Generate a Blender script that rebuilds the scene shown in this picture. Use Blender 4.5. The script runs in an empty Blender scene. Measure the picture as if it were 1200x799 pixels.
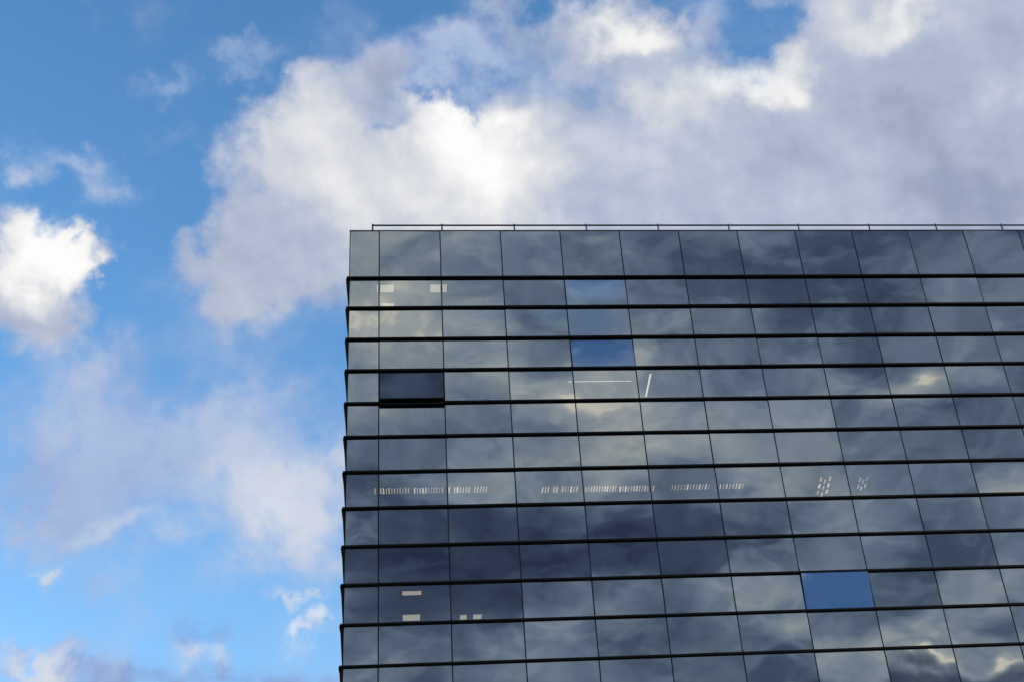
import bpy, bmesh, math, random
from mathutils import Vector, Matrix
random.seed(7)
S = bpy.context.scene
COL = S.collection

# ------------------------------------------------------------------ helpers
def lin(c):
    f = lambda v: v / 12.92 if v <= 0.04045 else ((v + 0.055) / 1.055) ** 2.4
    return tuple(f(x / 255.0) for x in c)

def link(name, me, mat=None, parent=None, smooth=False):
    o = bpy.data.objects.new(name, me)
    COL.objects.link(o)
    if mat:
        for m in (mat if isinstance(mat, (list, tuple)) else [mat]):
            me.materials.append(m)
    if parent:
        o.parent = parent
    if smooth:
        for p in me.polygons:
            p.use_smooth = True
    return o

def box(bm, x0, x1, y0, y1, z0, z1, bev=0.0, mi=0):
    r = bmesh.ops.create_cube(bm, size=1.0)
    vs = r['verts']
    for v in vs:
        v.co = Vector(((x0 + x1) / 2 + v.co.x * (x1 - x0), (y0 + y1) / 2 + v.co.y * (y1 - y0), (z0 + z1) / 2 + v.co.z * (z1 - z0)))
    fs = set(f for v in vs for f in v.link_faces)
    for f in fs:
        f.material_index = mi
    if bev > 0:
        es = list(set(e for v in vs for e in v.link_edges))
        bmesh.ops.bevel(bm, geom=es, offset=bev, segments=2, affect='EDGES', profile=0.7)

def tube(bm, a, b, r, n=10):
    a, b = Vector(a), Vector(b)
    d = b - a
    q = d.to_track_quat('Z', 'Y').to_matrix().to_4x4()
    M = Matrix.Translation((a + b) / 2) @ q
    bmesh.ops.create_cone(bm, cap_ends=True, segments=n, radius1=r, radius2=r, depth=d.length, matrix=M)

def done(name, bm, mat=None, parent=None, smooth=False):
    me = bpy.data.meshes.new(name)
    bm.normal_update()
    bm.to_mesh(me)
    bm.free()
    return link(name, me, mat, parent, smooth)

def boxobj(name, dims, mat, parent=None, bev=0.0):
    bm = bmesh.new()
    box(bm, *dims, bev=bev)
    return done(name, bm, mat, parent)

def empty(name, loc=(0, 0, 0)):
    o = bpy.data.objects.new(name, None)
    COL.objects.link(o)
    o.location = loc
    o.empty_display_size = 0.3
    return o

def tag(o, label=None, cat=None, group=None, kind=None):
    if label: o['label'] = label
    if cat: o['category'] = cat
    if group: o['group'] = group
    if kind: o['kind'] = kind
    return o

# ------------------------------------------------------------------ node graph helper
class Graph:
    def __init__(self, nt):
        self.nt = nt
        self.cache = []
    def node(self, t, **kw):
        n = self.nt.nodes.new(t)
        for k, v in kw.items():
            setattr(n, k, v)
        return n
    def put(self, sock, v):
        if hasattr(v, 'is_output') or isinstance(v, bpy.types.NodeSocket):
            self.nt.links.new(v, sock)
        elif v is not None:
            try:
                sock.default_value = v
            except Exception:
                sock.default_value = tuple(v) + (1.0,)
    def m(self, op, a, b=None, c=None, clamp=False):
        n = self.node('ShaderNodeMath', operation=op, use_clamp=clamp)
        self.put(n.inputs[0], a)
        if b is not None: self.put(n.inputs[1], b)
        if c is not None: self.put(n.inputs[2], c)
        return n.outputs[0]
    def v(self, op, a, b=None, scale=None):
        n = self.node('ShaderNodeVectorMath', operation=op)
        self.put(n.inputs[0], a)
        if b is not None: self.put(n.inputs[1], b)
        if scale is not None: self.put(n.inputs['Scale'], scale)
        return n.outputs['Value'] if op in ('DOT_PRODUCT', 'LENGTH', 'DISTANCE') else n.outputs['Vector']
    def comb(self, x, y, z=0.0):
        n = self.node('ShaderNodeCombineXYZ')
        self.put(n.inputs[0], x); self.put(n.inputs[1], y); self.put(n.inputs[2], z)
        return n.outputs[0]
    def ss(self, x, a, b, lo=0.0, hi=1.0, mode='SMOOTHSTEP'):
        n = self.node('ShaderNodeMapRange', interpolation_type=mode, clamp=(mode != 'SMOOTHSTEP'))
        self.put(n.inputs[0], x)
        n.inputs[1].default_value = a; n.inputs[2].default_value = b
        n.inputs[3].default_value = lo; n.inputs[4].default_value = hi
        return n.outputs[0]
    def noise(self, vec, scale, detail=6, rough=0.55, dist=0.0, color=False, lac=2.0):
        n = self.node('ShaderNodeTexNoise', noise_dimensions='3D')
        self.put(n.inputs['Vector'], vec)
        n.inputs['Scale'].default_value = scale
        n.inputs['Detail'].default_value = detail
        n.inputs['Roughness'].default_value = rough
        n.inputs['Lacunarity'].default_value = lac
        n.inputs['Distortion'].default_value = dist
        return n.outputs['Color'] if color else n.outputs['Fac']
    def mixc(self, f, a, b):
        n = self.node('ShaderNodeMix', data_type='RGBA')
        self.put(n.inputs[0], f)
        self.put(n.inputs[6], a); self.put(n.inputs[7], b)
        return n.outputs[2]
    def ramp(self, f, stops, interp='LINEAR'):
        n = self.node('ShaderNodeValToRGB')
        cr = n.color_ramp
        cr.interpolation = interp
        while len(cr.elements) < len(stops):
            cr.elements.new(0.5)
        for e, (p, c) in zip(cr.elements, stops):
            e.position = p
            e.color = tuple(c) + (1.0,)
        self.put(n.inputs[0], f)
        return n.outputs[0]
    def turned(self, p, deg):
        """p turned about the chart's origin, kept for reuse"""
        if deg == 0:
            return p
        key = (p, deg)
        for (q, a, o) in self.cache:
            if q == p and a == deg:
                return o
        t = math.radians(deg)
        o = self.comb(self.v('DOT_PRODUCT', p, (math.cos(t), math.sin(t), 0)), self.v('DOT_PRODUCT', p, (-math.sin(t), math.cos(t), 0)))
        self.cache.append((p, deg, o))
        return o
    def blobs(self, p, lst):
        """lst in hundredths of the sky chart: centre, half sizes where it fades to nothing, tilt, weight"""
        acc = None
        lst = sorted(lst, key=lambda b: round(b[4] / 15))
        for cx, cy, rx, ry, rot, amp in lst:
            deg = round(rot / 15) * 15
            t = math.radians(deg)
            q = self.turned(p, deg)
            ux, uy = math.cos(t) * cx + math.sin(t) * cy, -math.sin(t) * cx + math.cos(t) * cy
            n = self.node('ShaderNodeVectorMath', operation='MULTIPLY_ADD')
            self.put(n.inputs[0], q)
            n.inputs[1].default_value = (100 / rx, 100 / ry, 0)
            n.inputs[2].default_value = (-ux / rx, -uy / ry, 0)
            s = self.ss(self.v('LENGTH', n.outputs[0]), 0.0, 1.0, amp, 0.0)
            acc = s if acc is None else self.m('ADD', acc, s)
        return acc

# ------------------------------------------------------------------ camera (fixed world axes; facade is the plane y = 0, facing -y)
R = ((0.9957168924938047, 0.05453590925354523, -0.07465724750062905),
     (-0.009461917659982215, 0.8633700394772887, 0.5044825537589783),
     (0.0919692454936802, -0.5016154000176568, 0.8601881470634487))
toW = lambda r: Vector((r[0], r[2], -r[1]))
AX_R, AX_D, AX_F = (toW(r) for r in R)
FPX = 1377.361
cam = bpy.data.cameras.new('camera')
cam.sensor_fit = 'HORIZONTAL'
cam.sensor_width = 36.0
cam.lens = 36.0 * FPX / 1200.0
cam.clip_start = 0.1
cam.clip_end = 5000
co = bpy.data.objects.new('camera', cam)
COL.objects.link(co)
M = Matrix((AX_R, -AX_D, -AX_F)).transposed().to_4x4()
M.translation = Vector((0.918, -38.089, 1.65))
co.matrix_world = M
S.camera = co

# ------------------------------------------------------------------ sky
SUN_EL, SUN_AZ = math.radians(22), math.radians(118)      # azimuth from +y (ahead) clockwise: behind and to the right
sun_dir = Vector((math.sin(SUN_AZ) * math.cos(SUN_EL), math.cos(SUN_AZ) * math.cos(SUN_EL), math.sin(SUN_EL)))
w = bpy.data.worlds.new('World')
S.world = w
w.use_nodes = True
nt = w.node_tree
nt.nodes.clear()
g = Graph(nt)
STR = 0.1
tc = g.node('ShaderNodeTexCoord')
d = tc.outputs['Generated']
sky = g.node('ShaderNodeTexSky', sky_type='NISHITA')
sky.sun_disc = False
sky.sun_elevation = SUN_EL
sky.sun_rotation = SUN_AZ
sky.air_density = 1.0
sky.dust_density = 0.3
sky.ozone_density = 3.0
hs = g.node('ShaderNodeHueSaturation')
hs.inputs['Hue'].default_value = 0.497
hs.inputs['Saturation'].default_value = 1.16
hs.inputs['Value'].default_value = 2.1
g.put(hs.inputs['Color'], sky.outputs[0])
sepz = g.node('ShaderNodeSeparateXYZ')
g.put(sepz.inputs[0], d)
blue = g.v('SCALE', hs.outputs[0], scale=g.ss(sepz.outputs[2], 0.22, 0.66, 1.05, 1.2))

def chart(dirv, mirror):
    """Tangent chart of the sky around a fixed bearing, one unit per 4.16 degrees; the sky behind is charted about the mirrored bearing."""
    s = -1.0 if mirror else 1.0
    ax = lambda a: (a.x, s * a.y, a.z)
    du = g.v('DOT_PRODUCT', dirv, ax(AX_R))
    dv = g.v('DOT_PRODUCT', dirv, ax(AX_D))
    dw = g.m('MAXIMUM', g.v('DOT_PRODUCT', dirv, ax(AX_F)), 0.12)
    k = FPX / 100
    x = g.m('MULTIPLY_ADD', g.m('DIVIDE', du, dw), k, 6.0)
    y = g.m('MULTIPLY_ADD', g.m('DIVIDE', dv, dw), k, 3.995)
    return g.comb(x, y)

# ---- ahead: broken cumulus and haze before blue
pf = chart(d, False)
wn = g.v('SUBTRACT', g.noise(d, 18, 5, 0.55, color=True), (0.5, 0.5, 0.5))
wn = g.v('MULTIPLY', wn, (1.5, 1.5, 0.0))
pw = g.v('ADD', pf, wn)
wn2 = g.v('MULTIPLY', g.v('SUBTRACT', g.noise(d, 55, 4, 0.6, color=True), (0.5, 0.5, 0.5)), (0.5, 0.5, 0.0))
pw2 = g.v('ADD', pw, wn2)
n_big = g.noise(d, 13, 10, 0.53)
n_fine = g.noise(d, 44, 9, 0.56)
n_soft = g.noise(d, 9, 3, 0.5)

CUM = [  # cumulus cover
    (420, 230, 230, 210, 0, 1.0), (330, 190, 120, 150, 15, .6), (300, 300, 130, 110, 0, .75), (560, 230, 220, 180, 0, .8),
    (760, 180, 260, 170, 0, .9), (1000, 170, 320, 260, 0, 1.3), (720, 40, 170, 90, 0, .8), (600, 30, 120, 70, 0, .45),
    (1080, 20, 240, 120, 0, .9), (1200, 120, 180, 200, 0, 1.0), (430, 90, 130, 70, -12, .55), (300, 360, 70, 60, 35, .35), (700, 300, 420, 120, 0, .8),
    (30, 330, 125, 95, -18, 1.0), (106, 303, 84, 42, -10, .95), (0, 290, 90, 60, 0, .5), (40, 375, 110, 60, 0, .45), (1190, 250, 160, 90, 0, .7), (260, 330, 90, 80, 0, .3),
    (540, 100, 62, 34, 10, -.75), (893, 22, 64, 42, 0, -.85), (478, 10, 110, 60, 15, -.5), (280, 60, 130, 70, -20, -.3),
    (200, 240, 60, 120, 0, -.4), (800, 5, 60, 40, 0, -.35), (150, 370, 90, 70, 0, -.35), (455, 150, 30, 20, 0, -.3),
]
HAZE = [  # thin veils and scraps
    (340, 595, 190, 120, 8, 1.05), (400, 540, 120, 70, -25, .55), (120, 560, 230, 90, -10, .62), (120, 450, 90, 90, 30, .55), (200, 510, 200, 90, -20, .6), (260, 480, 160, 60, 0, .35), (90, 620, 200, 90, 0, .4), (300, 400, 140, 70, 0, .45), (180, 420, 120, 60, 0, .3),
    (25, 560, 90, 130, 0, .35), (115, 212, 66, 54, 15, .8), (12, 192, 62, 38, -15, .8), (75, 180, 60, 30, 20, .4), (75, 175, 120, 40, 15, .3), (195, 95, 75, 34, -35, .62),
    (300, 66, 60, 36, 0, .75), (395, 22, 60, 40, -60, .35), (350, 738, 22, 34, 15, .75), (332, 696, 34, 14, 15, .65), (50, 666, 30, 18, 5, .9),
    (150, 625, 130, 40, -5, .3), (60, 480, 160, 120, 0, .35), (330, 480, 160, 90, 0, .35), (200, 760, 300, 60, 0, .3), (110, 690, 110, 40, 10, .35), (245, 730, 80, 36, 15, .45), (45, 772, 90, 24, -5, .9), (235, 768, 70, 36, 30, .9),
    (130, 806, 240, 52, 0, 1.0), (340, 806, 150, 50, 0, 1.0), (170, 640, 460, 330, 0, .26), (80, 530, 260, 150, 0, .2), (230, 560, 200, 100, 0, .15), (380, 450, 70, 40, -15, .4), (260, 345, 140, 90, 0, .35), (630, 80, 200, 110, 0, .85), (820, 15, 70, 60, 0, .8), (880, 30, 90, 50, 0, .3), (440, 80, 130, 80, 0, .6), (540, 50, 120, 80, 0, .5), (700, 210, 60, 60, 0, .4), (505, 60, 110, 60, 0, .45),
]
BRIGHT = [  # where the sun catches the cloud tops
    (545, 165, 120, 80, 0, .55), (530, 235, 230, 110, 0, .2), (520, 120, 60, 40, 30, .3), (610, 210, 110, 90, 0, .22), (340, 130, 130, 110, 0, .24), (385, 180, 90, 90, 0, .14), (470, 240, 170, 90, 0, .16),
    (730, 44, 75, 34, -5, .5), (692, 8, 55, 30, 0, .5), (880, 85, 120, 42, -5, .55), (800, 110, 90, 70, 0, .25), (770, 180, 120, 90, 0, .12),
    (40, 305, 130, 75, -15, .7), (110, 305, 60, 34, -10, .35), (1060, 15, 90, 40, -25, .32), (1195, 100, 60, 60, 0, .12), (990, 30, 80, 60, 0, .18),
    (980, 160, 150, 70, -10, -.12), (1130, 215, 190, 130, 0, -.2), (1060, 90, 140, 80, 0, -.06), (10, 360, 90, 60, 0, -.15), (540, 40, 130, 60, 0, -.12),
    (300, 300, 130, 90, 0, -.02), (470, 90, 110, 50, 0, -.12), (830, 220, 160, 80, 0, -.08), (1195, 40, 80, 80, 0, -.1),
    (390, 580, 90, 70, 0, .2), (320, 610, 130, 60, 0, .1),
]
HAZEDARK = [(130, 806, 230, 52, 0, .5), (340, 806, 150, 50, 0, .45), (245, 730, 80, 40, 0, .5), (130, 430, 110, 110, 0, .12), (110, 570, 220, 80, 0, .15)]
HAZELIGHT = [(350, 738, 40, 50, 0, .8), (332, 696, 50, 25, 0, .6), (50, 666, 45, 25, 0, .5), (45, 775, 90, 20, 0, .6), (235, 770, 60, 34, 0, .6),
             (115, 212, 80, 60, 0, .5), (12, 192, 80, 50, 0, .5), (340, 590, 190, 120, 0, .55), (150, 622, 110, 26, -5, .3)]

cum = g.blobs(pw2, CUM)
cum = g.m('ADD', cum, g.m('MULTIPLY', g.m('SUBTRACT', n_big, 0.5), 1.5))
cum = g.m('ADD', cum, g.m('MULTIPLY', g.m('SUBTRACT', n_fine, 0.5), 0.4))
a_cum = g.ss(cum, 0.0, 0.95)
haze = g.blobs(pw2, HAZE)
haze = g.m('MULTIPLY', haze, g.ss(g.m('ADD', g.m('MULTIPLY', n_big, 0.6), g.m('MULTIPLY', n_fine, 0.4)), 0.3, 0.68, 0.4, 1.2))
a_haze = g.m('MULTIPLY', g.ss(haze, -0.05, 1.15), 0.95)
br = g.blobs(pw, BRIGHT)
br = g.m('ADD', br, 0.38)
# relief: difference of the cloud noise along the bearing of the sun
off = g.v('ADD', d, tuple(0.012 * (AX_R * 0.55 - AX_D * 0.83)))
n_sh = g.noise(d, 12, 6, 0.5)
n_off = g.noise(off, 12, 6, 0.5)
rel = g.m('MULTIPLY', g.m('SUBTRACT', n_sh, n_off), 0.85)
br = g.m('ADD', br, rel)
br = g.m('ADD', br, g.m('MULTIPLY', g.m('SUBTRACT', n_big, 0.5), 0.22))
br = g.m('ADD', br, g.m('MULTIPLY', g.m('SUBTRACT', n_fine, 0.5), 0.1))
c_cum = g.ramp(br, [(0.0, lin((136, 148, 176))), (0.22, lin((163, 174, 197))), (0.42, lin((186, 195, 214))), (0.6, lin((212, 215, 224))), (0.8, lin((238, 238, 239))), (1.0, lin((254, 253, 252)))])
hd = g.blobs(pw, HAZEDARK)
hl = g.blobs(pw, HAZELIGHT)
hb = g.m('ADD', g.m('SUBTRACT', g.m('MULTIPLY', hl, 0.6), g.m('MULTIPLY', hd, 0.5)), g.m('ADD', 0.5, g.m('MULTIPLY', g.m('SUBTRACT', n_big, 0.5), 0.6)))
c_haze = g.ramp(hb, [(0.0, lin((112, 130, 182))), (0.3, lin((146, 168, 212))), (0.55, lin((180, 196, 224))), (0.8, lin((210, 216, 228))), (1.0, lin((226, 232, 242)))])

def up(c):  # display radiance -> background colour at strength STR
    return g.v('SCALE', c, scale=1.0 / STR)

front = g.mixc(a_haze, blue, up(c_haze))
front = g.mixc(a_cum, front, up(c_cum))

# ---- behind: a darker layered cloud deck, which the glass mirrors
pb = chart(d, True)
ds = g.v('MULTIPLY', d, (1.0, 1.0, 2.0))
wb = g.v('MULTIPLY', g.v('SUBTRACT', g.noise(ds, 8, 2, 0.45, color=True), (0.5, 0.5, 0.5)), (2.2, 1.3, 0.0))
pbw = g.v('ADD', pb, wb)
nb1 = g.noise(ds, 8, 7, 0.52, 0.3)
nb2 = g.noise(ds, 24, 5, 0.5, 0.3)
DECK = [  # light and dark masses of the deck
    (560, 415, 75, 30, 0, .24), (715, 475, 70, 50, 0, .2), (470, 388, 80, 20, 0, .15), (425, 470, 30, 46, 0, .18), (555, 460, 60, 30, 0, .12),
    (480, 300, 320, 120, 0, .25), (520, 420, 260, 120, 0, .25), (430, 470, 120, 140, 0, .12), (720, 470, 170, 150, 0, .22), (800, 520, 300, 120, 0, .16),
    (1080, 455, 110, 34, 0, .28), (1195, 565, 110, 80, 0, .33), (1180, 640, 90, 90, 0, .2), (1000, 560, 260, 120, 0, .1), (600, 560, 160, 60, 10, .12),
    (880, 708, 150, 46, 0, .2), (900, 770, 160, 40, 0, .2), (1060, 755, 200, 50, 0, .16), (500, 770, 200, 60, 0, .08),
    (1090, 300, 330, 150, 0, -.2), (1000, 380, 300, 90, 0, -.05), (620, 360, 120, 110, 20, -.14), (500, 660, 420, 120, 0, -.2), (760, 645, 460, 90, 0, -.16), (1080, 650, 180, 60, 0, -.1),
    (430, 590, 130, 40, 0, -.12), (640, 600, 130, 50, 0, -.1), (600, 950, 900, 160, 0, -.3), (1150, 590, 90, 50, 0, -.1),
    (1110, 765, 140, 40, 0, .1),
    (480, -160, 520, 230, 0, -.33),
]
RIM = [(930, 768, 40, 10, 0, .1), (1085, 455, 40, 9, 0, .2)]
GAP = [  # holes with blue behind
    (705, 175, 150, 98, 0, 2.2), (980, 876, 160, 66, 0, 2.4), (650, 390, 130, 70, -10, .34), (705, 388, 70, 30, 0, .28), (560, 375, 110, 60, 0, .26), (690, 350, 90, 60, 0, .35), (250, 400, 150, 200, 0, .8), (880, 440, 300, 110, 0, .24), (700, 560, 500, 160, 0, .14), (480, 700, 300, 160, 0, .14), (560, 590, 130, 60, 0, .15), (500, 780, 130, 40, 0, .25),
]
lum = g.m('ADD', g.blobs(pbw, DECK), 0.415)
nbo = g.noise(g.v('ADD', ds, (0.008, 0.0, 0.03)), 8, 7, 0.52, 0.3)
lum = g.m('ADD', lum, g.m('MULTIPLY', g.m('SUBTRACT', g.ss(nb1, 0.40, 0.60), 0.5), 0.15))
lum = g.m('ADD', lum, g.m('MULTIPLY', g.m('SUBTRACT', nb1, 0.5), 0.2))
ridge = g.m('SUBTRACT', 1.0, g.m('ABSOLUTE', g.m('MULTIPLY_ADD', g.noise(ds, 13, 6, 0.52, 0.4), 2.0, -1.0)))
lum = g.m('ADD', lum, g.m('MULTIPLY', g.ss(ridge, 0.82, 1.0), 0.09))
lum = g.m('ADD', lum, g.m('MULTIPLY', g.m('SUBTRACT', nb1, nbo), 0.55))
lum = g.m('ADD', lum, g.m('MULTIPLY', g.m('SUBTRACT', nb2, 0.5), 0.28))
lum = g.m('ADD', lum, g.blobs(g.v('ADD', pb, g.v('SCALE', wb, scale=0.25)), RIM))
# a dark bank with lit rims low in the deck
nb3 = g.noise(d, 42, 6, 0.55)
bank = g.m('ADD', g.blobs(pb, [(1062, 814, 95, 62, 0, .9), (1010, 820, 90, 36, 0, .6), (1115, 822, 90, 52, 0, .8), (1192, 808, 62, 56, 0, .9), (1155, 828, 100, 44, 0, .7), (960, 815, 120, 26, 0, .5)]),
             g.m('MULTIPLY', g.m('SUBTRACT', nb3, 0.5), 0.85))
a_bank = g.m('MULTIPLY', g.ss(bank, 0.22, 0.62), 0.9)
rim = g.m('MULTIPLY', g.ss(bank, -0.05, 0.24), g.m('SUBTRACT', 1.0, g.ss(bank, 0.24, 0.5)))
lum = g.m('ADD', lum, g.m('MULTIPLY', rim, g.blobs(pb, [(1105, 770, 55, 36, 0, .45), (1165, 775, 42, 32, 0, .38), (1140, 770, 200, 60, 0, .1)])))
GL = 1.0 / 0.375          # the glass mirrors about this share of what it faces
dk = lambda c: tuple(min(v * GL, 3.0) for v in lin(c))
c_deck = g.ramp(lum, [(0.0, dk((38, 48, 70))), (0.25, dk((63, 76, 98))), (0.5, dk((97, 111, 130))), (0.72, dk((128, 139, 149))), (0.9, dk((156, 160, 162))), (1.0, dk((196, 191, 178)))])
gap = g.m('ADD', g.blobs(g.v('ADD', pb, g.v('SCALE', wb, scale=0.35)), GAP), g.m('MULTIPLY', g.m('SUBTRACT', nb1, 0.5), 0.8))
a_gap = g.ss(gap, 0.12, 0.8)
c_gap = g.mixc(g.ss(gap, 0.55, 1.3), dk((86, 106, 136)), dk((60, 92, 138)))
c_gap = g.mixc(g.m('ADD', g.ss(nb2, 0.5, 0.85), g.blobs(pb, [(700, 262, 240, 62, 0, .65)])), c_gap, dk((122, 146, 178)))
c_deck = g.mixc(a_bank, c_deck, g.mixc(g.ss(nb3, 0.35, 0.65), dk((46, 56, 74)), dk((74, 85, 103))))
back = up(g.mixc(a_gap, c_deck, c_gap))

sep = g.node('ShaderNodeSeparateXYZ')
g.put(sep.inputs[0], d)
side = g.ss(sep.outputs[1], -0.12, 0.12)
col = g.mixc(side, back, front)
# towards the horizon the clouds close up into grey murk
hz = g.ss(sep.outputs[2], 0.0, 0.12)
col = g.mixc(hz, up(lin((120, 130, 150))), col)
bg = g.node('ShaderNodeBackground')
g.put(bg.inputs['Color'], col)
bg.inputs['Strength'].default_value = STR
out = g.node('ShaderNodeOutputWorld')
nt.links.new(bg.outputs[0], out.inputs['Surface'])
w.cycles.sampling_method = 'MANUAL'
w.cycles.sample_map_resolution = 256

sl = bpy.data.lights.new('sun', 'SUN')
sl.energy = 2.0
sl.angle = math.radians(0.5)
sl.color = (1.0, 0.93, 0.83)
so = bpy.data.objects.new('sun', sl)
COL.objects.link(so)
so.rotation_euler = sun_dir.to_track_quat('Z', 'Y').to_euler()
so.location = sun_dir * 80

# ------------------------------------------------------------------ materials
def mat(name, base, rough=0.5, metal=0.0, spec=0.5, noise=0.0, nscale=4.0):
    m = bpy.data.materials.new(name)
    m.use_nodes = True
    n = m.node_tree
    b = n.nodes['Principled BSDF']
    b.inputs['Roughness'].default_value = rough
    b.inputs['Metallic'].default_value = metal
    b.inputs['Specular IOR Level'].default_value = spec
    if noise > 0:
        G = Graph(n)
        t = G.node('ShaderNodeTexCoord')
        f = G.noise(t.outputs['Object'], nscale, 6, 0.6)
        c = G.mixc(f, tuple(v * (1 - noise) for v in base), tuple(v * (1 + noise) for v in base))
        G.put(b.inputs['Base Color'], c)
    else:
        b.inputs['Base Color'].default_value = tuple(base) + (1,)
    return m

def glass_mat(name, tint=(0.185, 0.18, 0.165), refl=(0.97, 1.0, 1.0), ior=4.0):
    m = bpy.data.materials.new(name)
    m.use_nodes = True
    n = m.node_tree
    n.nodes.clear()
    G = Graph(n)
    geo = G.node('ShaderNodeTexCoord')
    info = G.node('ShaderNodeObjectInfo')
    tr = G.node('ShaderNodeBsdfTransparent')
    tr.inputs[0].default_value = tint + (1,)
    gl = G.node('ShaderNodeBsdfGlossy')
    gl.inputs['Roughness'].default_value = 0.012
    # pane to pane the coating differs a little; a faint film of dust and water marks dulls it
    k = G.ss(info.outputs['Random'], 0, 1, 0.93, 1.05, 'LINEAR')
    f = G.noise(geo.outputs['Object'], 2.2, 6, 0.65)
    k2 = G.m('MULTIPLY', k, G.ss(f, 0.3, 0.75, 1.0, 0.94))
    G.put(gl.inputs['Color'], G.v('SCALE', refl, scale=k2))
    fr = G.node('ShaderNodeFresnel')
    fr.inputs['IOR'].default_value = ior
    # the float glass is very slightly wavy
    bp = G.node('ShaderNodeBump')
    bp.inputs['Strength'].default_value = 1.0
    bp.inputs['Distance'].default_value = 0.0012
    G.put(bp.inputs['Height'], G.noise(G.v('MULTIPLY', geo.outputs['Object'], (1.0, 1.0, 1.3)), 1.0, 1, 0.4))
    n.links.new(bp.outputs[0], gl.inputs['Normal'])
    mx = G.node('ShaderNodeMixShader')
    G.put(mx.inputs[0], fr.outputs[0])
    n.links.new(tr.outputs[0], mx.inputs[1])
    n.links.new(gl.outputs[0], mx.inputs[2])
    dust = G.node('ShaderNodeBsdfDiffuse')
    dust.inputs[0].default_value = (0.2, 0.2, 0.19, 1)
    mx2 = G.node('ShaderNodeMixShader')
    G.put(mx2.inputs[0], G.ss(f, 0.4, 0.8, 0.008, 0.03))
    n.links.new(mx.outputs[0], mx2.inputs[1])
    n.links.new(dust.outputs[0], mx2.inputs[2])
    o = G.node('ShaderNodeOutputMaterial')
    n.links.new(mx2.outputs[0], o.inputs[0])
    return m

def emit(name, color, strength):
    m = bpy.data.materials.new(name)
    m.use_nodes = True
    b = m.node_tree.nodes['Principled BSDF']
    b.inputs['Base Color'].default_value = (0.8, 0.8, 0.8, 1)
    b.inputs['Emission Color'].default_value = tuple(color) + (1,)
    b.inputs['Emission Strength'].default_value = strength
    return m

M_GLASS = glass_mat('coated_glass')
M_RIM = mat('pane_edge', (0.05, 0.07, 0.07), 0.35)
M_SPACER = mat('spacer_bar', (0.5, 0.5, 0.5), 0.4)
M_BLACK = mat('black_anodised', (0.0035, 0.0033, 0.0033), 0.6, 0.0, 0.12, 0.3, 3)
M_MULL = mat('mullion_gasket', (0.010, 0.014, 0.018), 0.6, 0, 0.3, 0.2, 5)
M_COPE = mat('coping_metal', (0.06, 0.065, 0.07), 0.45, 0.4, 0.5, 0.2, 3)
M_RAIL = mat('galvanised_rail', (0.045, 0.052, 0.06), 0.5, 0.3, 0.5, 0.25, 8)
M_CEIL = mat('office_ceiling', (0.16, 0.16, 0.16), 0.9, 0, 0.2, 0.1, 1)
M_WALL = mat('office_wall', (0.10, 0.10, 0.105), 0.9, 0, 0.2, 0.15, 0.7)
M_FLOOR = mat('office_carpet', (0.03, 0.032, 0.036), 0.95, 0, 0.1, 0.3, 4)
M_ROOF = mat('roof_felt', (0.06, 0.06, 0.062), 0.9, 0, 0.2, 0.3, 2)
M_SIDE = mat('dark_side_glass', (0.015, 0.018, 0.022), 0.06, 0, 1.0)
M_FIX = mat('fixture_housing', (0.35, 0.35, 0.35), 0.5)
L_PANEL = emit('diffuser_warm', (1.0, 0.92, 0.74), 2.3)
L_TUBE = emit('tube_white', (1.0, 0.93, 0.84), 4.6)
L_SLOT = emit('slot_bright', (1.0, 0.90, 0.76), 3.6)
L_SLOT_MID = emit('slot_warm', (1.0, 0.84, 0.64), 2.5)
L_SLOT_DIM = emit('slot_dim', (1.0, 0.82, 0.62), 1.6)

# ------------------------------------------------------------------ ground
bm = bmesh.new()
bmesh.ops.create_grid(bm, x_segments=40, y_segments=40, size=2500)
gm = mat('ground_paving', (0.12, 0.12, 0.115), 0.9, 0, 0.3, 0.3, 0.4)
tag(done('ground', bm, gm), kind='structure')

# ------------------------------------------------------------------ the office building
XL = -1.13                                                   # left corner of the glass
XM = [0.009, 2.395, 4.792, 7.183, 9.583, 12.003, 14.423, 16.831, 19.211, 21.588, 23.959, 26.35, 28.75]     # mullions
XR = 38.4                                                    # right end of the block
ZT = 28.958                                                  # parapet top
ZB = [26.717, 25.362, 24.006, 22.68, 21.33, 19.989, 18.633, 17.286, 15.902, 14.562, 13.217, 11.86, 10.50]   # ledges, top down
DEPTH = 24.0
b = empty('office_building', (0, 0, 0))
tag(b, 'dark glass office block with black ledges between its rows of mirrored panes', 'building')

LH, LP = 0.066, 0.12      # ledge height and how far it stands out
cols = [XL] + XM
COLN = len(cols) - 1
GAPW = 0.022

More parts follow.
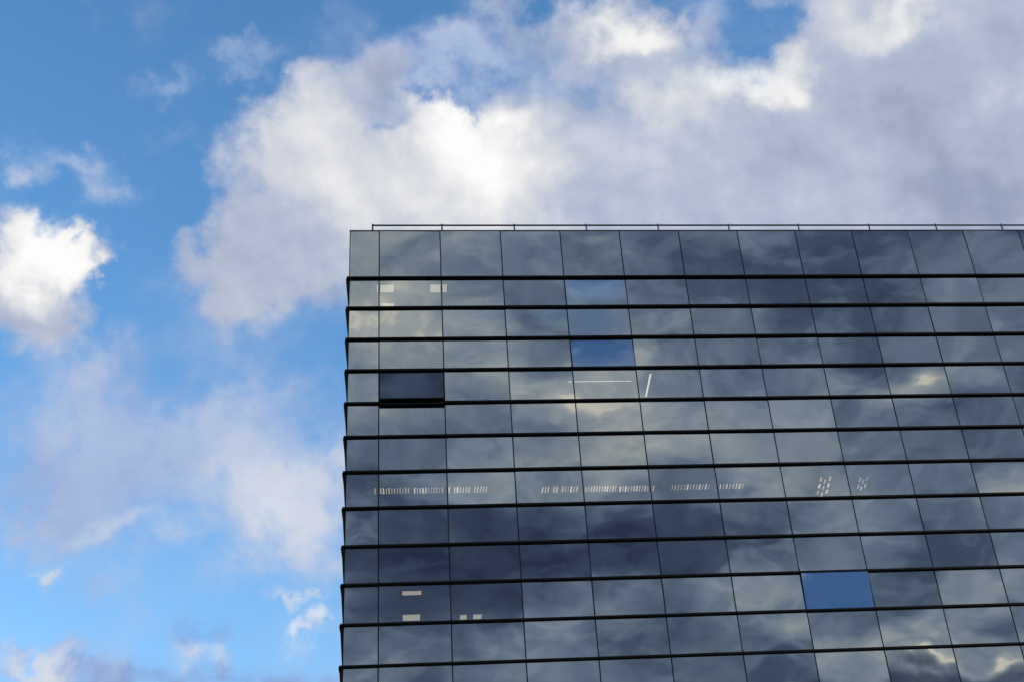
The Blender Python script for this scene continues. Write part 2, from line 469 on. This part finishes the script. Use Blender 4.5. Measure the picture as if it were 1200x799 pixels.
def pane_mesh(name, wd, ht, bulge, nx=10, nz=6, th=0.026):
    """a sealed unit whose outer sheet is dished by a millimetre or two, centred on the origin, front face at y = 0"""
    me = bpy.data.meshes.new(name)
    vs, fs = [], []
    for j in range(nz + 1):
        for i in range(nx + 1):
            u, v = 2 * i / nx - 1, 2 * j / nz - 1
            vs.append((u * wd / 2, bulge * (1 - u * u) * (1 - v * v), v * ht / 2))
    idx = lambda i, j: j * (nx + 1) + i
    for j in range(nz):
        for i in range(nx):
            fs.append((idx(i, j), idx(i + 1, j), idx(i + 1, j + 1), idx(i, j + 1)))
    n0 = len(fs)
    base = len(vs)
    for y in (0.0, th):
        for sx, sz in ((-1, -1), (1, -1), (1, 1), (-1, 1)):
            vs.append((sx * wd / 2, y, sz * ht / 2))
    for k in range(4):
        a, c = base + k, base + (k + 1) % 4
        fs.append((a, a + 4, c + 4, c))
    n1 = len(fs)
    sb = len(vs)
    for e in (0.004, 0.024):
        for sx, sz in ((-1, -1), (1, -1), (1, 1), (-1, 1)):
            vs.append((sx * (wd / 2 - e), 0.008, sz * (ht / 2 - e)))
    for k in range(4):
        a, c = sb + k, sb + (k + 1) % 4
        fs.append((a, c, c + 4, a + 4))
    me.from_pydata(vs, [], fs)
    for k, p in enumerate(me.polygons):
        p.use_smooth = k < n0
        p.material_index = 0 if k < n0 else 1 if k < n1 else 2
    me.update()
    return me

rp = random.Random(21)
# panes standing slightly out of plane: (row, column) -> pitch, yaw in degrees
AJAR = {(2, 4): (2.2, 0.2), (4, 4): (4.2, 0.0), (3, 4): (0.1, 0.0), (11, 7): (-3.4, 0.0)}
for r in range(1, 14):
    z1 = (ZT - 0.045) if r == 1 else ZB[r - 2] - 0.068
    z0 = ZB[r - 1] - 0.068 + 0.03
    for c in range(COLN if r <= 7 else COLN - 1):
        x0, x1 = cols[c] + GAPW, cols[c + 1] - GAPW
        wd, ht = x1 - x0, z1 - z0
        kind = 'corner_pane' if c == 0 else 'parapet_panel' if r == 1 else 'window_pane' if r in (2, 5, 8, 11) else 'facade_pane'
        bulge = rp.gauss(0.0006, 0.0015)
        px, yw = rp.gauss(0, 0.19), rp.gauss(0, 0.2)
        if (r, c) == (5, 1):
            # top-hung window standing open
            hinge = empty('awning_window', ((x0 + x1) / 2, -0.02, z1))
            hinge.parent = b
            hinge['label'] = 'open top-hung window with a black gap under its lifted sash'
            hinge.rotation_euler = (math.radians(-11), 0, 0)
            bm = bmesh.new()
            fw, ty = 0.05, 0.06
            H = ht - 0.02
            box(bm, -wd / 2, wd / 2, 0, ty, -H, -H + fw)
            box(bm, -wd / 2, wd / 2, 0, ty, -fw * .5, 0)
            box(bm, -wd / 2, -wd / 2 + fw * .4, 0, ty, -H + fw, -fw * .5)
            box(bm, wd / 2 - fw * .4, wd / 2, 0, ty, -H + fw, -fw * .5)
            done('sash', bm, M_BLACK, hinge)
            gp = link('sash_glass', pane_mesh('sash_glass', wd - fw * .8, H - fw * 1.5, 0.0008), [M_GLASS, M_RIM, M_SPACER], hinge)
            gp.location = (0, -0.003, -H / 2 + fw * .25)
            bm = bmesh.new()
            tube(bm, (0.0, 0.05, -H + 0.03), (0.0, 0.40, -H + 0.08), 0.008)
            done('stay', bm, M_BLACK, hinge)
            boxobj('window_sill', (x0, x1, -0.16, -0.004, z0 - 0.115, z0 - 0.032), M_BLACK, b)
            continue
        p = link(kind, pane_mesh(kind, wd, ht, bulge), [M_GLASS, M_RIM, M_SPACER], b)
        if (r, c) in AJAR:
            px, yw = AJAR[(r, c)]
            p['label'] = 'pane tilted a little out of plane, mirroring blue sky' if abs(px) > 1 else 'pane with a faint blue tint between two bluer ones'
        # hung from one edge: that edge stays flush and the other stands out
        out_y = -math.sin(math.radians(abs(px))) * ht / 2 if (r, c) in AJAR else 0.0
        p.location = ((x0 + x1) / 2, out_y, (z0 + z1) / 2)
        p.rotation_euler = (math.radians(-px), 0, math.radians(yw))

# ledges, corner fins
for r, z in enumerate(ZB):
    zb = z - 0.068
    bm = bmesh.new()
    box(bm, XL - 0.10, XR, -LP, 0.05, zb, zb + LH, bev=0.006)
    done('ledge', bm, M_BLACK, b)
    # triangular fin closing the corner below this ledge: wide at the top, nothing at the bottom
    zlo = (ZB[r + 1] - 0.068 + LH + 0.002) if r + 1 < len(ZB) else zb - 1.35 + LH
    bm = bmesh.new()
    vs = [bm.verts.new(v) for v in ((XL - 0.10, -0.03, zb - 0.002), (XL + 0.03, -0.03, zb - 0.002), (XL + 0.012, -0.03, zlo), (XL - 0.015, -0.03, zlo))]
    f = bm.faces.new(vs)
    ex = bmesh.ops.extrude_face_region(bm, geom=[f])
    for v in ex['geom']:
        if isinstance(v, bmesh.types.BMVert):
            v.co.y += 0.09
    bmesh.ops.recalc_face_normals(bm, faces=bm.faces)
    done('corner_fin', bm, M_BLACK, b)
    # leaning panel of the flank
    bm = bmesh.new()
    vs = [bm.verts.new(v) for v in ((XL - 0.10, 0.065, zb - 0.002), (XL - 0.015, 0.065, zlo), (XL - 0.015, DEPTH, zlo), (XL - 0.10, DEPTH, zb - 0.002))]
    f = bm.faces.new(vs)
    ex = bmesh.ops.extrude_face_region(bm, geom=[f])
    for v in ex['geom']:
        if isinstance(v, bmesh.types.BMVert):
            v.co.x += 0.05
    bmesh.ops.recalc_face_normals(bm, faces=bm.faces)
    done('flank_panel', bm, M_SIDE, b)
    boxobj('flank_ledge', (XL - 0.13, XL - 0.002, 0.052, DEPTH, zb, zb + LH), M_BLACK, b)
boxobj('corner_trim', (XL - 0.012, XL + 0.018, -0.012, 0.06, ZB[0] + 0.03, ZT - 0.05), M_MULL, b)
boxobj('flank_panel', (XL - 0.014, XL + 0.03, 0.063, DEPTH, ZB[0] + 0.02, ZT - 0.05), M_SIDE, b)

# mullions behind the open joints
for x in XM:
    boxobj('mullion', (x - 0.04, x + 0.04, 0.012, 0.16, 0.0, ZT - 0.06), M_MULL, b)

# coping, roof
boxobj('parapet_wall', (XL + 0.06, XR, 0.2, 0.34, ZB[0] - 0.05, ZT - 0.042), M_MULL, b)
bm = bmesh.new()
box(bm, XL - 0.02, XR, -0.02, 0.35, ZT - 0.04, ZT, bev=0.006)
done('coping', bm, M_COPE, b)
boxobj('roof', (XL + 0.1, XR, 0.345, DEPTH, ZT - 0.75, ZT - 0.45), M_ROOF, b)
boxobj('rear_wall', (XL + 0.06, XR, DEPTH, DEPTH + 0.2, 0, ZT - 0.2), M_WALL, b)
boxobj('end_wall', (XR, XR + 0.2, 0, DEPTH, 0, ZT - 0.1), M_WALL, b)

# storeys: ceiling with the slab above it, partition deep inside
for z in (ZB[0], ZB[3], ZB[6], ZB[9]):
    zc = z - 0.085
    boxobj('ceiling', (XL + 0.12, XR - 0.1, 0.18, 9.0, zc, zc + 0.03), M_CEIL, b)
    boxobj('floor_slab', (XL + 0.12, XR - 0.1, 0.19, 9.0, zc + 0.033, zc + 0.42), M_FLOOR, b)
boxobj('partition', (XL + 0.12, XR - 0.1, 9.02, 9.2, 0.0, ZB[0]), M_WALL, b)

# lower storeys and the far bays, out of the photograph
nrow = int((ZB[-1] - 1.0) / 1.35)
for k in range(1, nrow + 1):
    zb = ZB[-1] - 1.35 * k - 0.068
    boxobj('ledge', (XL - 0.10, XR, -LP, 0.05, zb, zb + LH), M_BLACK, b)
bm = bmesh.new()
for k in range(0, nrow):
    z1 = ZB[-1] - 1.35 * k - 0.07
    for c in range(COLN):
        box(bm, cols[c] + GAPW, cols[c + 1] - GAPW, 0.0, 0.024, z1 - 1.26, z1)
x = XM[-2]
while x + 2.4 < XR:
    for r in range(8 if x < 27 else 1, 14):
        z1 = (ZT - 0.045) if r == 1 else ZB[r - 2] - 0.07
        z0 = ZB[r - 1] - 0.068 + 0.03
        box(bm, x + GAPW, x + 2.4 - GAPW, 0.0, 0.024, z0, z1)
    x += 2.4
tag(done('outer_pane', bm, M_SIDE, b), kind='stuff')
boxobj('base_wall', (XL, XR, 0.0, 0.2, 0.0, ZB[-1] - 1.35 * nrow - 0.07), M_WALL, b)

# ------------------------------------------------------------------ roof railing
rl = empty('roof_railing', (0, 0.6, ZT - 0.45))
tag(rl, 'thin grey safety railing along the flat roof edge', 'railing')
POSTS = [-0.27, 2.51, 5.44, 8.39, 11.37, 14.33, 17.29, 20.32, 23.22, 26.10, 29.0, 31.9]
zr = 29.63 - (ZT - 0.45)
for x in POSTS:
    bm = bmesh.new()
    tube(bm, (x, 0, 0), (x, 0, zr + 0.06), 0.034, 8)
    bm2 = box(bm, x - 0.07, x + 0.07, -0.07, 0.07, -0.002, 0.012)
    done('post', bm, M_RAIL, rl)
bm = bmesh.new()
tube(bm, (POSTS[0], 0, zr), (POSTS[-1], 0, zr), 0.036, 10)
done('top_rail', bm, M_RAIL, rl)
bm = bmesh.new()
tube(bm, (POSTS[0], 0, zr - 0.45), (POSTS[-1], 0, zr - 0.45), 0.022, 8)
done('middle_rail', bm, M_RAIL, rl)
bm = bmesh.new()
tube(bm, (POSTS[0], 0.03, zr), (POSTS[0], 14, zr), 0.03, 10)
done('top_rail', bm, M_RAIL, rl)
for y in (3, 6, 9, 12):
    bm = bmesh.new()
    tube(bm, (POSTS[0], y, 0), (POSTS[0], y, zr + 0.02), 0.028, 8)
    done('post', bm, M_RAIL, rl)

# ------------------------------------------------------------------ lamps on the office ceilings
def panel_light(x0, x1, y0, y1, zc, label, group=None, name='ceiling_light', m=None, cat='ceiling light', turn=0.0):
    cx, cy = (x0 + x1) / 2, (y0 + y1) / 2
    t = empty(name, (cx, cy, zc))
    tag(t, label, cat, group)
    a, c = (x1 - x0) / 2, (y1 - y0) / 2
    e = min(0.025, a * .3, c * .3)
    bm = bmesh.new()
    box(bm, -a - e, a + e, -c - e, -c, -0.03, -0.001)
    box(bm, -a - e, a + e, c, c + e, -0.03, -0.001)
    box(bm, -a - e, -a, -c, c, -0.03, -0.001)
    box(bm, a, a + e, -c, c, -0.03, -0.001)
    done('frame', bm, M_FIX, t)
    bm = bmesh.new()
    box(bm, -a, a, -c, c, -0.024, -0.002)
    done('diffuser', bm, m or L_PANEL, t)
    t.rotation_euler.z = math.radians(turn)
    return t

ZC = [z - 0.085 for z in (ZB[0], ZB[3], ZB[6], ZB[9])]
panel_light(-0.09, 0.56, 0.32, 0.86, ZC[0], 'square lit ceiling panel nearest the corner on the top lit floor, close to the glass')
panel_light(-0.09, 0.56, 1.66, 1.98, ZC[0], 'square lit ceiling panel cut off by the ledge, directly below the corner panel')
panel_light(1.98, 2.62, 0.32, 0.88, ZC[0], 'square lit ceiling panel behind the second mullion of the top lit floor')
panel_light(7.10, 9.56, 0.84, 0.90, ZC[1], 'slim white tube light running parallel to the facade', name='tube_light', m=L_TUBE, cat='tube light')
panel_light(10.24, 10.31, 0.32, 2.2, ZC[1], 'slim white tube light running away from the glass, seen slanting', name='tube_light', m=L_TUBE, cat='tube light', turn=-4.5)
panel_light(0.80, 1.44, 0.50, 0.95, ZC[3], 'thin lit ceiling panel high in the lowest lit row, nearest its glass')
panel_light(0.80, 1.42, 3.12, 3.85, ZC[3], 'lit ceiling panel just above the ledge, under the thin panel')
panel_light(2.86, 3.10, 3.34, 3.9, ZC[3], 'small lit square downlight, left of a pair above the ledge', name='downlight', cat='downlight')
panel_light(3.34, 3.64, 3.34, 3.9, ZC[3], 'small lit square downlight, right of a pair above the ledge', name='downlight', cat='downlight')

def louvre_light(x0, x1, y0, y1, zc, n, label, rows=1, seed=1, gap=0.6, turn=0.0):
    skew = max(0.0, x0 - 3) * 0.0145 if rows == 1 else 0.0
    """a slotted fitting: a dark tray with bright slots across it"""
    rr = random.Random(seed)
    t = empty('louvre_light', ((x0 + x1) / 2, (y0 + y1) / 2, zc))
    tag(t, label, 'ceiling light', 'slotted lights on one floor')
    a, c = (x1 - x0) / 2, (y1 - y0) / 2
    boxobj('tray', (-a, a, -c, c, -0.012, -0.001), M_MULL, t)
    st = 2 * a / n
    bm = bmesh.new()
    for k in range(n):
        for q in range(rows):
            if rr.random() < (0.04 if rows == 1 else 0.08):
                continue
            xx = -a + (k + 0.5) * st
            hw = st * (0.5 - gap * (0.32 + 0.25 * rr.random()))
            ry = 2 * c / rows
            ya, yb = -c + q * ry, -c + (q + 1) * ry
            if rows > 1:
                s = (0.35 * ry) if k % 2 else 0.0
                ya, yb = ya + s, yb + s - 0.38 * ry
            else:
                ya += 0.05 * rr.random(); yb -= 0.05 * rr.random()
            k0 = len(bm.verts)
            box(bm, xx - hw, xx + hw, ya + 0.01, yb - 0.01, -0.02, -0.013, mi=rr.choice((0, 1, 1, 2)))
            bm.verts.ensure_lookup_table()
            for v in bm.verts[k0:]:
                v.co.x += skew * v.co.y
    done('glowing_slots', bm, [L_SLOT, L_SLOT_MID, L_SLOT_DIM], t)
    t.rotation_euler.z = math.radians(turn)
    return t

louvre_light(-0.20, 1.10, 1.22, 1.80, ZC[2], 13, 'slotted ceiling light crossing the first mullion, leftmost of the long row', seed=2)
louvre_light(1.22, 2.33, 1.25, 1.83, ZC[2], 11, 'slotted ceiling light ending just before the second mullion', seed=3)
louvre_light(2.46, 3.93, 1.25, 1.85, ZC[2], 14, 'slotted ceiling light starting just after the second mullion', seed=4)
louvre_light(5.90, 7.28, 1.42, 2.02, ZC[2], 13, 'slotted ceiling light after the dark break, ending before a mullion', seed=5)
louvre_light(7.42, 8.72, 1.45, 2.02, ZC[2], 13, 'warm slotted ceiling light filling the start of its window', seed=6)
louvre_light(8.80, 10.15, 1.50, 2.05, ZC[2], 13, 'slotted ceiling light crossing a mullion, last of the unbroken middle run', seed=7)
louvre_light(10.75, 12.25, 1.48, 2.02, ZC[2], 13, 'dimmer slotted ceiling light standing alone in one window', seed=8, gap=0.8)
louvre_light(12.45, 13.55, 1.50, 2.02, ZC[2], 9, 'short slotted ceiling light just right of the dimmer one', seed=9, gap=0.85)
louvre_light(16.42, 16.92, 1.05, 2.95, ZC[2], 3, 'larger slanting cluster of light dashes in three files', rows=3, seed=14, gap=0.65, turn=-12)
louvre_light(17.92, 18.30, 1.15, 2.45, ZC[2], 3, 'smaller fainter slanting cluster of light dashes past a mullion', rows=2, seed=17, gap=0.65, turn=-13)

# ------------------------------------------------------------------ render settings
vs_ = S.view_settings
S.display_settings.display_device = 'sRGB'
vs_.view_transform = 'Standard'
vs_.look = 'None'
vs_.exposure = 0.0
vs_.gamma = 1.0
vs_.use_curve_mapping = False
S.render.engine = 'CYCLES'
cy = S.cycles
cy.use_adaptive_sampling = True
cy.adaptive_threshold = 0.015
cy.use_denoising = True
cy.max_bounces = 8
cy.transparent_max_bounces = 12
cy.sample_clamp_indirect = 4.0
